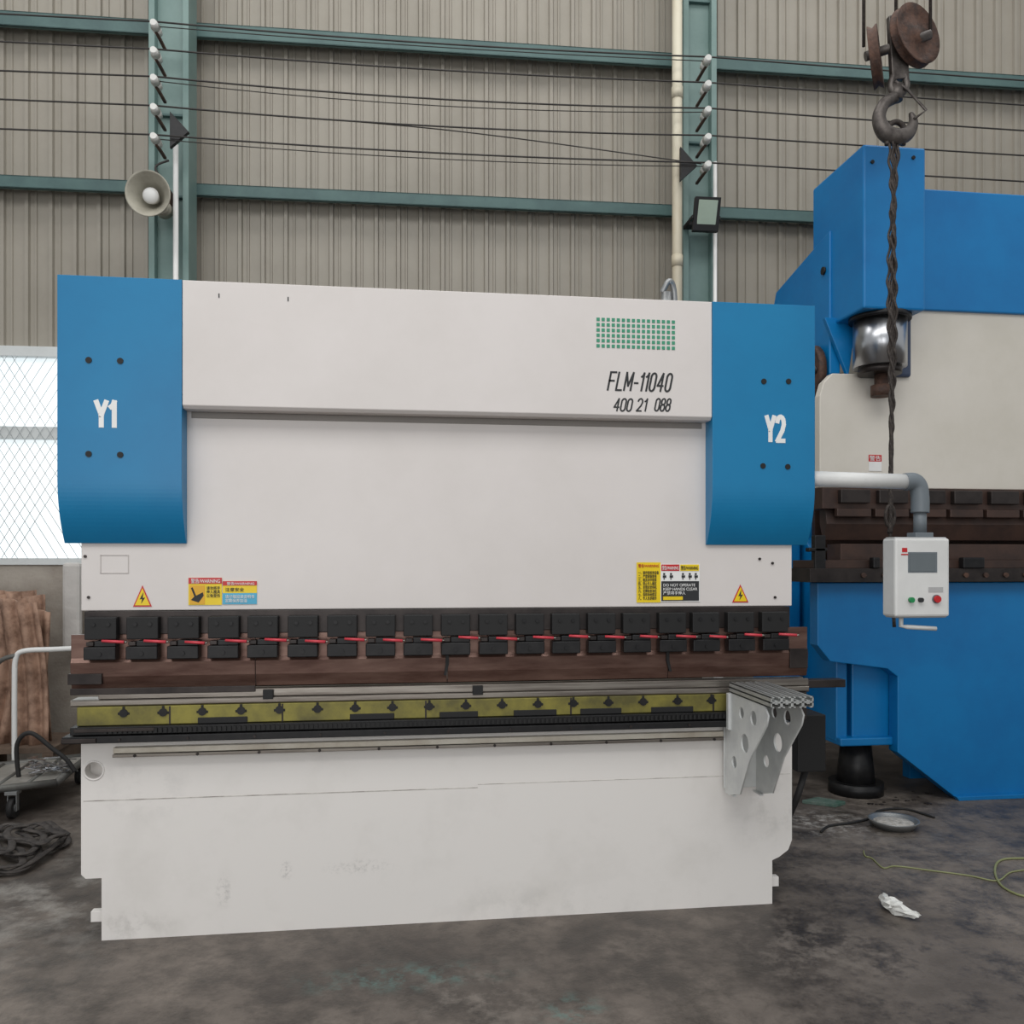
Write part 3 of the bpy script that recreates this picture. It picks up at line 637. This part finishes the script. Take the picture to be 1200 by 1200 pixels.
# =====================================================================  CRANE HOOK
HY=0.95
hk=empty('crane_hook_block',(X(1050,HY),HY,4.9))
def hp(px,py,dy=0): return Vector((X(px,HY),HY+dy,Z(px,py,HY)))
def sheave(nm,c,r,tilt):
    prof=[(0.001,-0.03),(0.05,-0.03),(0.055,-0.015),(r*0.8,-0.012),(r,-0.03),(r,-0.024),(r*0.9,0),(r,0.024),(r,0.03),(r*0.8,0.012),(0.055,0.015),(0.05,0.03),(0.001,0.03)]
    lathe(nm,prof,c,tilt,RUST,hk)
sheave('sheave_a',hp(1069,45,-0.03),0.2,(0.35,-1,0.1)); sheave('sheave_b',hp(1031,62,0.05),0.19,(0.85,-0.6,0.1))
cyls('sheave_pin',[(hp(1020,60,0.06),hp(1085,46,-0.05),0.03)],HOOKM,hk)
prism('block_cheek',[(X(1040,HY),Z(1040,20,HY)),(X(1060,HY),Z(1060,18,HY)),(X(1064,HY),Z(1060,92,HY)),(X(1044,HY),Z(1050,96,HY))],'y',HY-0.02,HY+0.02,HOOKM,hk,0.006)
tube('swivel_yoke',[hp(1047,88),hp(1044,102),hp(1052,112),hp(1062,102),hp(1060,88)],0.022,HOOKM,hk)
cyl('hook_shank',hp(1051,100),hp(1050,118),0.04,HOOKM,hk)
hook=[(1049,114),(1036,122),(1030,138),(1036,154),(1050,161),(1064,156),(1070,143),(1067,132)]
rr=[0.04,0.038,0.042,0.05,0.055,0.045,0.03,0.012]
def taper(nm,pts,rad,m,parent):
    P=[Vector(p) for p in pts]; Q=[];R=[]; n=len(P)
    for i in range(n-1):
        p0,p1,p2_,p3=P[max(i-1,0)],P[i],P[i+1],P[min(i+2,n-1)]
        for k in range(6):
            t=k/6; Q.append(0.5*((2*p1)+(p2_-p0)*t+(2*p0-5*p1+4*p2_-p3)*t*t+(3*p1-p0-3*p2_+p3)*t**3)); R.append(rad[i]*(1-t)+rad[i+1]*t)
    Q.append(P[-1]);R.append(rad[-1]); bm=bmesh.new(); rings=[]
    for i,p in enumerate(Q):
        t=(Q[min(i+1,len(Q)-1)]-Q[max(i-1,0)]).normalized(); a=Vector((0,1,0)); b_=t.cross(a).normalized()
        rings.append([bm.verts.new(p+a*math.cos(k*math.pi/6)*R[i]+b_*math.sin(k*math.pi/6)*R[i]) for k in range(12)])
    for i in range(len(Q)-1):
        for k in range(12): bm.faces.new((rings[i][k],rings[i][(k+1)%12],rings[i+1][(k+1)%12],rings[i+1][k]))
    bm.faces.new(rings[0]); bm.faces.new(rings[-1][::-1])
    frombm(nm,bm,m,parent,0,True)
taper('hook',[hp(*q) for q in hook],rr,HOOKM,hk)
tube('safety_latch',[hp(1046,98,-0.03),hp(1060,108,-0.03),hp(1082,132,-0.03),hp(1068,142,-0.03)],0.009,HOOKM,hk,False)
for i,(a,b_) in enumerate(((1052,0.02),(1087,-0.03),(1018,0.06))):
    tube('hoist_rope_%d'%i,[Vector((X(a,HY),HY+b_,Z(a,48,HY))),Vector((X(a,HY)+0.0,HY+b_,9.4))],0.010,ROPE,hk,False)
box('crane_girder',-6,10,HY-0.2,HY+0.2,9.3,9.8,mat('crane_yellow',(200,160,40),0.5),hk)
# wire rope sling, several falls over the hook narrowing downwards
sg=empty('wire_rope_sling',(X(1046,HY),HY,3))
ztp=Z(1048,152,HY); zbt=Z(1045,625,HY); xs0=X(1049,HY); xs1=X(1043,HY)
for k in range(7):
    pts=[]; N=170
    for i in range(N+1):
        t=i/N; z=ztp+(zbt-ztp)*t
        spread=0.042*max(0,1-t*1.25)+0.006; off=(k-3)/3*spread
        w=0.007; a=t*110+k*0.9
        pts.append((xs0+(xs1-xs0)*t+off*math.cos(t*5+k*0.15)+w*math.cos(a),HY+w*math.sin(a)+off*0.5*math.sin(t*5+k),z))
    tube('strand_%d'%k,pts,0.008,ROPE,sg,False)
tube('sling_saddle',[hp(1040,170),hp(1040,150),hp(1050,143),hp(1059,150),hp(1058,170)],0.018,ROPE,sg)
tube('sling_tail',[(xs1,HY,zbt+0.02),(xs1+0.005,HY,zbt-0.15),(X(1049,HY),HY+0.01,Z(1045,735,HY))],0.011,ROPE,sg)
tube('sling_eye',[(xs1+0.03*math.cos(a/8*math.pi*2),HY,Z(1045,605,HY)+0.07*math.sin(a/8*math.pi*2)) for a in range(8)],0.011,ROPE,sg,True,True)

# =====================================================================  LEFT: TROLLEY, SHEETS, STRAPS
TRM=mat('trolley_grey_paint',(112,112,108),0.5,0.4,(84,82,80),6)
tr=empty('hand_trolley',FL(30,930))
zt=0.21
P1=FL(-90,935,zt); P2=FL(66,917,zt); P3=FL(104,886,zt)
P4=Vector((P1.x+(P3.x-P2.x),P1.y+(P3.y-P2.y),zt))
frame=[P1,P2,P3,P4]
for i in range(4): 
    tube('deck_rail_%d'%i,[frame[i],frame[(i+1)%4]],0.026,TRM,tr,False)
for i in range(1,4): tube('deck_cross_%d'%i,[P1.lerp(P2,i/4),P4.lerp(P3,i/4)],0.018,TRM,tr,False)
bm=bmesh.new(); vs=[bm.verts.new(p+Vector((0,0,-0.006))) for p in frame]; vs2=[bm.verts.new(p+Vector((0,0,0.006))) for p in frame]
bm.faces.new(vs); bm.faces.new(vs2)
for i in range(4): bm.faces.new((vs[i],vs[(i+1)%4],vs2[(i+1)%4],vs2[i]))
frombm('deck',bm,mat('deck_grey',(136,134,128),0.55,0.2,(160,156,150),9),tr)
for i,p in enumerate((P1.lerp(P2,0.08),P1.lerp(P2,0.66),P4.lerp(P3,0.92),P4.lerp(P3,0.1))):
    cyl('caster_wheel_%d'%i,(p.x-0.018,p.y,0.072),(p.x+0.018,p.y,0.072),0.072,RUBBER,tr)
    cyl('caster_hub_%d'%i,(p.x-0.022,p.y,0.072),(p.x+0.022,p.y,0.072),0.03,GALV,tr)
    boxes('caster_plate_%d'%i,[(p.x-0.032,p.x-0.024,p.y-0.02,p.y+0.02,0.05,0.17),(p.x+0.024,p.x+0.032,p.y-0.02,p.y+0.02,0.05,0.17),(p.x-0.04,p.x+0.04,p.y-0.04,p.y+0.04,0.165,0.19)],GALV,tr)
hy=P4.lerp(P3,0.4).y; hx0=X(17,hy); hx1=X(108,hy); hz=Z(20,763,hy)
tube('handle_frame',[(hx0,hy,zt),(hx0,hy,hz-0.25),(hx0+0.01,hy,hz-0.06),(hx0+0.07,hy,hz),(hx0+0.3,hy,hz+0.01),(hx1,hy,hz+0.02)],0.02,PENW,tr)
tube('handle_brace',[(hx0-0.32,hy,zt),(hx0-0.28,hy,hz-0.55),(hx0-0.14,hy,hz-0.12),(hx0+0.02,hy,hz-0.03)],0.018,TRM,tr)
hb=P1.lerp(P2,0.6).y+0.3
tube('lower_loop',[(X(22,hb),hb,zt+0.0),(X(20,hb),hb,zt+0.24),(X(36,hb),hb,zt+0.32),(X(62,hb),hb,zt+0.2),(X(78,hb),hb,zt+0.12),(X(88,hb),hb,zt+0.03)],0.016,RUBBER,tr)
sc=empty('metal_offcuts',FL(68,900,zt+0.03))
bm=bmesh.new()
for i in range(44):
    p=FL(random.uniform(36,84),random.uniform(893,906),zt+0.03); L=random.uniform(0.04,0.12)
    M=Matrix.Translation(p+Vector((0,0,random.uniform(0,0.045))))@Matrix.Rotation(random.uniform(0,3),4,'Z')@Matrix.Rotation(random.uniform(-.3,.3),4,'Y')@Matrix.Diagonal((L,0.025,0.006,1))
    bmesh.ops.create_cube(bm,size=1,matrix=M)
frombm('offcut_pieces',bm,CHROME,sc,0)
# rigid corrugated brown sheets standing on a pallet, leaning on one another
YS=3.46
ms=empty('corrugated_sheet_stack',(X(20,YS),YS,0))
zb_=Z(20,862,YS); zt0_=Z(20,690,YS)
for j in range(8):
    yy=YS-0.045*j; xa=X(-110+ (0,70,20,118,48,92,8,128)[j],yy); wd=(0.75,0.62,0.7,0.40,0.5,0.42,0.34,0.3)[j]
    ht=(zt0_-zb_)*(1.0,1.0,0.97,0.95,0.9,0.86,0.8,0.93)[j]; lean=(0.02,-0.05,0.06,-0.08,0.05,0.10,-0.06,-0.12)[j]
    waves=wd/0.115; bm=bmesh.new(); N=int(waves*8); Mz=8; grid=[]
    for a in range(Mz+1):
        v=a/Mz; row=[]
        for b_ in range(N+1):
            u=b_/N
            y=yy-0.028*(1-math.cos(u*waves*2*math.pi))-0.07*(1-v)+0.03*math.sin(v*math.pi)*(1 if j%2 else -1)
            row.append(bm.verts.new((xa+u*wd+lean*v+0.02*math.sin(v*math.pi)*(1 if j%3 else -1),y,zb_+ht*v+0.02*math.sin(u*5+j)*v)))
        grid.append(row)
    for a in range(Mz):
        for b_ in range(N): bm.faces.new((grid[a][b_],grid[a][b_+1],grid[a+1][b_+1],grid[a+1][b_]))
    ob=frombm('sheet_%d'%j,bm,BROWNC,ms,0,True)
    sd=ob.modifiers.new('solid','SOLIDIFY'); sd.thickness=0.008
DKW=mat('pallet_wood',(110,92,78),0.8,0,(80,66,56),5)
box('pallet_deck',X(-110,YS),X(92,YS),YS-0.5,YS+0.1,zb_-0.05,zb_-0.0,DKW,ms)
boxes('pallet_blocks',[(X(p,YS),X(p+12,YS),YS-0.5,YS+0.1,0,zb_-0.05) for p in (-105,-10,78)],DKW,ms)
# straps
st=empty('webbing_strap_pile',FL(20,1000))
def loop(nm,cx,cy,rx,ry,z,seed):
    rnd=random.Random(seed); pts=[]
    for k in range(10):
        a=2*math.pi*k/10; q=FL(cx+rx*math.cos(a)*(0.8+0.4*rnd.random()),cy+ry*math.sin(a)*(0.7+0.6*rnd.random()),0)
        pts.append(q+Vector((0,0,z+0.03*rnd.random())))
    tube(nm,pts,0.02,BELT,st,True,True,flat=(0.021,0.007))
for i,(a,b_,c,d) in enumerate(((32,990,42,16),(6,1006,46,18),(50,984,24,10),(-4,1016,34,10),(20,998,34,16),(-28,1004,40,20),(40,996,30,10))): loop('strap_%d'%i,a,b_,c,d,0.010+i*0.012,i)
tube('strap_tail',[FL(-5,1026,.01),FL(30,1014,.04),FL(60,994,.05),FL(76,978,.03),FL(66,973,.02),FL(40,980,.05)],0.02,BELT,st,flat=(0.022,0.008))
box('hanging_cloth',X(72,3.6),X(94,3.6),3.6,3.68,1.0,1.76,mat('cloth_white',(196,192,188),0.9,bump=0.5,bscale=10),None,0.03)

# =====================================================================  FLOOR ITEMS RIGHT
pan=empty('metal_basin',FL(1047,972))
c=FL(1047,969,0.0)
lathe('bowl',[(0.001,0.012),(0.11,0.012),(0.145,0.05),(0.158,0.055),(0.161,0.05),(0.148,0.03),(0.12,0.0),(0.001,0.0)],c,(0,0,1),GALV,pan)
lathe('white_grit',[(0.001,0.044),(0.06,0.042),(0.125,0.034),(0.128,0.02)],c,(0,0,1),mat('grit',(196,192,186),0.9,0,(140,136,130),30,bump=0.6),pan)
cb_=empty('yellow_green_cable',FL(1100,1020))
def cable(nm,l,r,m,par): return tube(nm,[FL(a,b_,r) for a,b_ in l],r,m,par)
YG=mat('yellow_green_pvc',(134,138,96),0.5)
cable('cable_run',[(1012,997),(1014,1003),(1022,1006),(1035,1017),(1050,1015),(1090,1020),(1135,1026),(1168,1032),(1185,1022),(1215,1018)],0.0045,YG,cb_)
cable('cable_loop',[(1215,1052),(1192,1048),(1172,1036),(1166,1018),(1176,1007),(1215,1006)],0.0065,YG,cb_)
cc=empty('black_power_cable',FL(1010,945))
cable('cable_run',[(962,975),(972,968),(1000,964),(1022,958),(1030,950),(1060,948),(1095,958)],0.008,RUBBER,cc)
ps=empty('crumpled_plastic_wrap',FL(1070,1070))
bm=bmesh.new(); q=FL(1070,1078,0)
N=12; rows=[]
rp=random.Random(9)
for i in range(13):
    v=i/12; row=[]
    cxx=q.x-0.05*math.sin(v*math.pi)-0.02*v+0.01; cyy=q.y+0.27*v-0.03
    for k in range(N):
        a=2*math.pi*k/N; rr__=0.034*math.sin(math.pi*(0.12+0.8*v))*(1+0.4*rp.uniform(-1,1))
        row.append(bm.verts.new((cxx+rr__*math.cos(a)*1.1,cyy+0.01*rp.uniform(-1,1),0.034+rr__*math.sin(a)*0.9)))
    rows.append(row)
for i in range(12):
    for k in range(N): bm.faces.new((rows[i][k],rows[i][(k+1)%N],rows[i+1][(k+1)%N],rows[i+1][k]))
bm.faces.new(rows[0]); bm.faces.new(rows[-1][::-1])
frombm('wrap',bm,mat('white_plastic',(226,226,222),0.35),ps,0,False)
db=empty('workshop_debris',FL(1050,935))
bm=bmesh.new()
for i in range(20):
    p=FL(random.uniform(1000,1090),random.uniform(925,944),0); s=random.uniform(0.006,0.018)
    bmesh.ops.create_icosphere(bm,subdivisions=1,radius=s,matrix=Matrix.Translation(p+Vector((0,0,s*0.3)))@Matrix.Diagonal((1.6,1,0.4,1)))
frombm('scraps',bm,DSTEEL,db,0)
gr=empty('green_steel_plate',FL(965,943)); p=FL(965,943)
prism('plate',[(p.x-0.14,p.y+0.05),(p.x+0.02,p.y+0.12),(p.x+0.16,p.y-0.02),(p.x+0.05,p.y-0.08)],'z',0.0,0.025,mat('green_paint',(62,96,84),0.6,0,(120,130,124),10),gr)

# =====================================================================  LIGHT, WORLD, CAMERA
w=bpy.data.worlds.new('World'); bpy.context.scene.world=w; w.use_nodes=True
w.node_tree.nodes['Background'].inputs[0].default_value=(0.95,0.98,1.0,1); w.node_tree.nodes['Background'].inputs[1].default_value=0.50
def area(nm,loc,rot,sx,sy,e,col=(1,1,1)):
    l=bpy.data.lights.new(nm,'AREA'); l.shape='RECTANGLE'; l.size=sx; l.size_y=sy; l.energy=e; l.color=col
    o=bpy.data.objects.new(nm,l); o.location=loc; o.rotation_euler=[math.radians(a) for a in rot]; bpy.context.scene.collection.objects.link(o)
area('skylight_front',(-1,-5,8.5),(28,0,0),10,3.5,410,(1,0.99,0.97))
area('skylight_rear',(1,1.2,9.0),(10,0,0),12,1.6,190,(1,0.99,0.97))
area('added_low_front_fill',(-2,-11.5,2.6),(90,0,-8),7,4.6,260,(1,0.99,0.98))  # added fill lamp behind the camera, brightens the bed; no doorway stands there
cam=bpy.data.cameras.new('camera'); cam.lens=30; cam.sensor_width=36; cam.shift_y=58/1200
co=bpy.data.objects.new('camera',cam); co.location=(0,-D,H); co.rotation_euler=(math.pi/2,0,-A)
bpy.context.scene.collection.objects.link(co); bpy.context.scene.camera=co
bpy.context.scene.view_settings.view_transform='Standard'
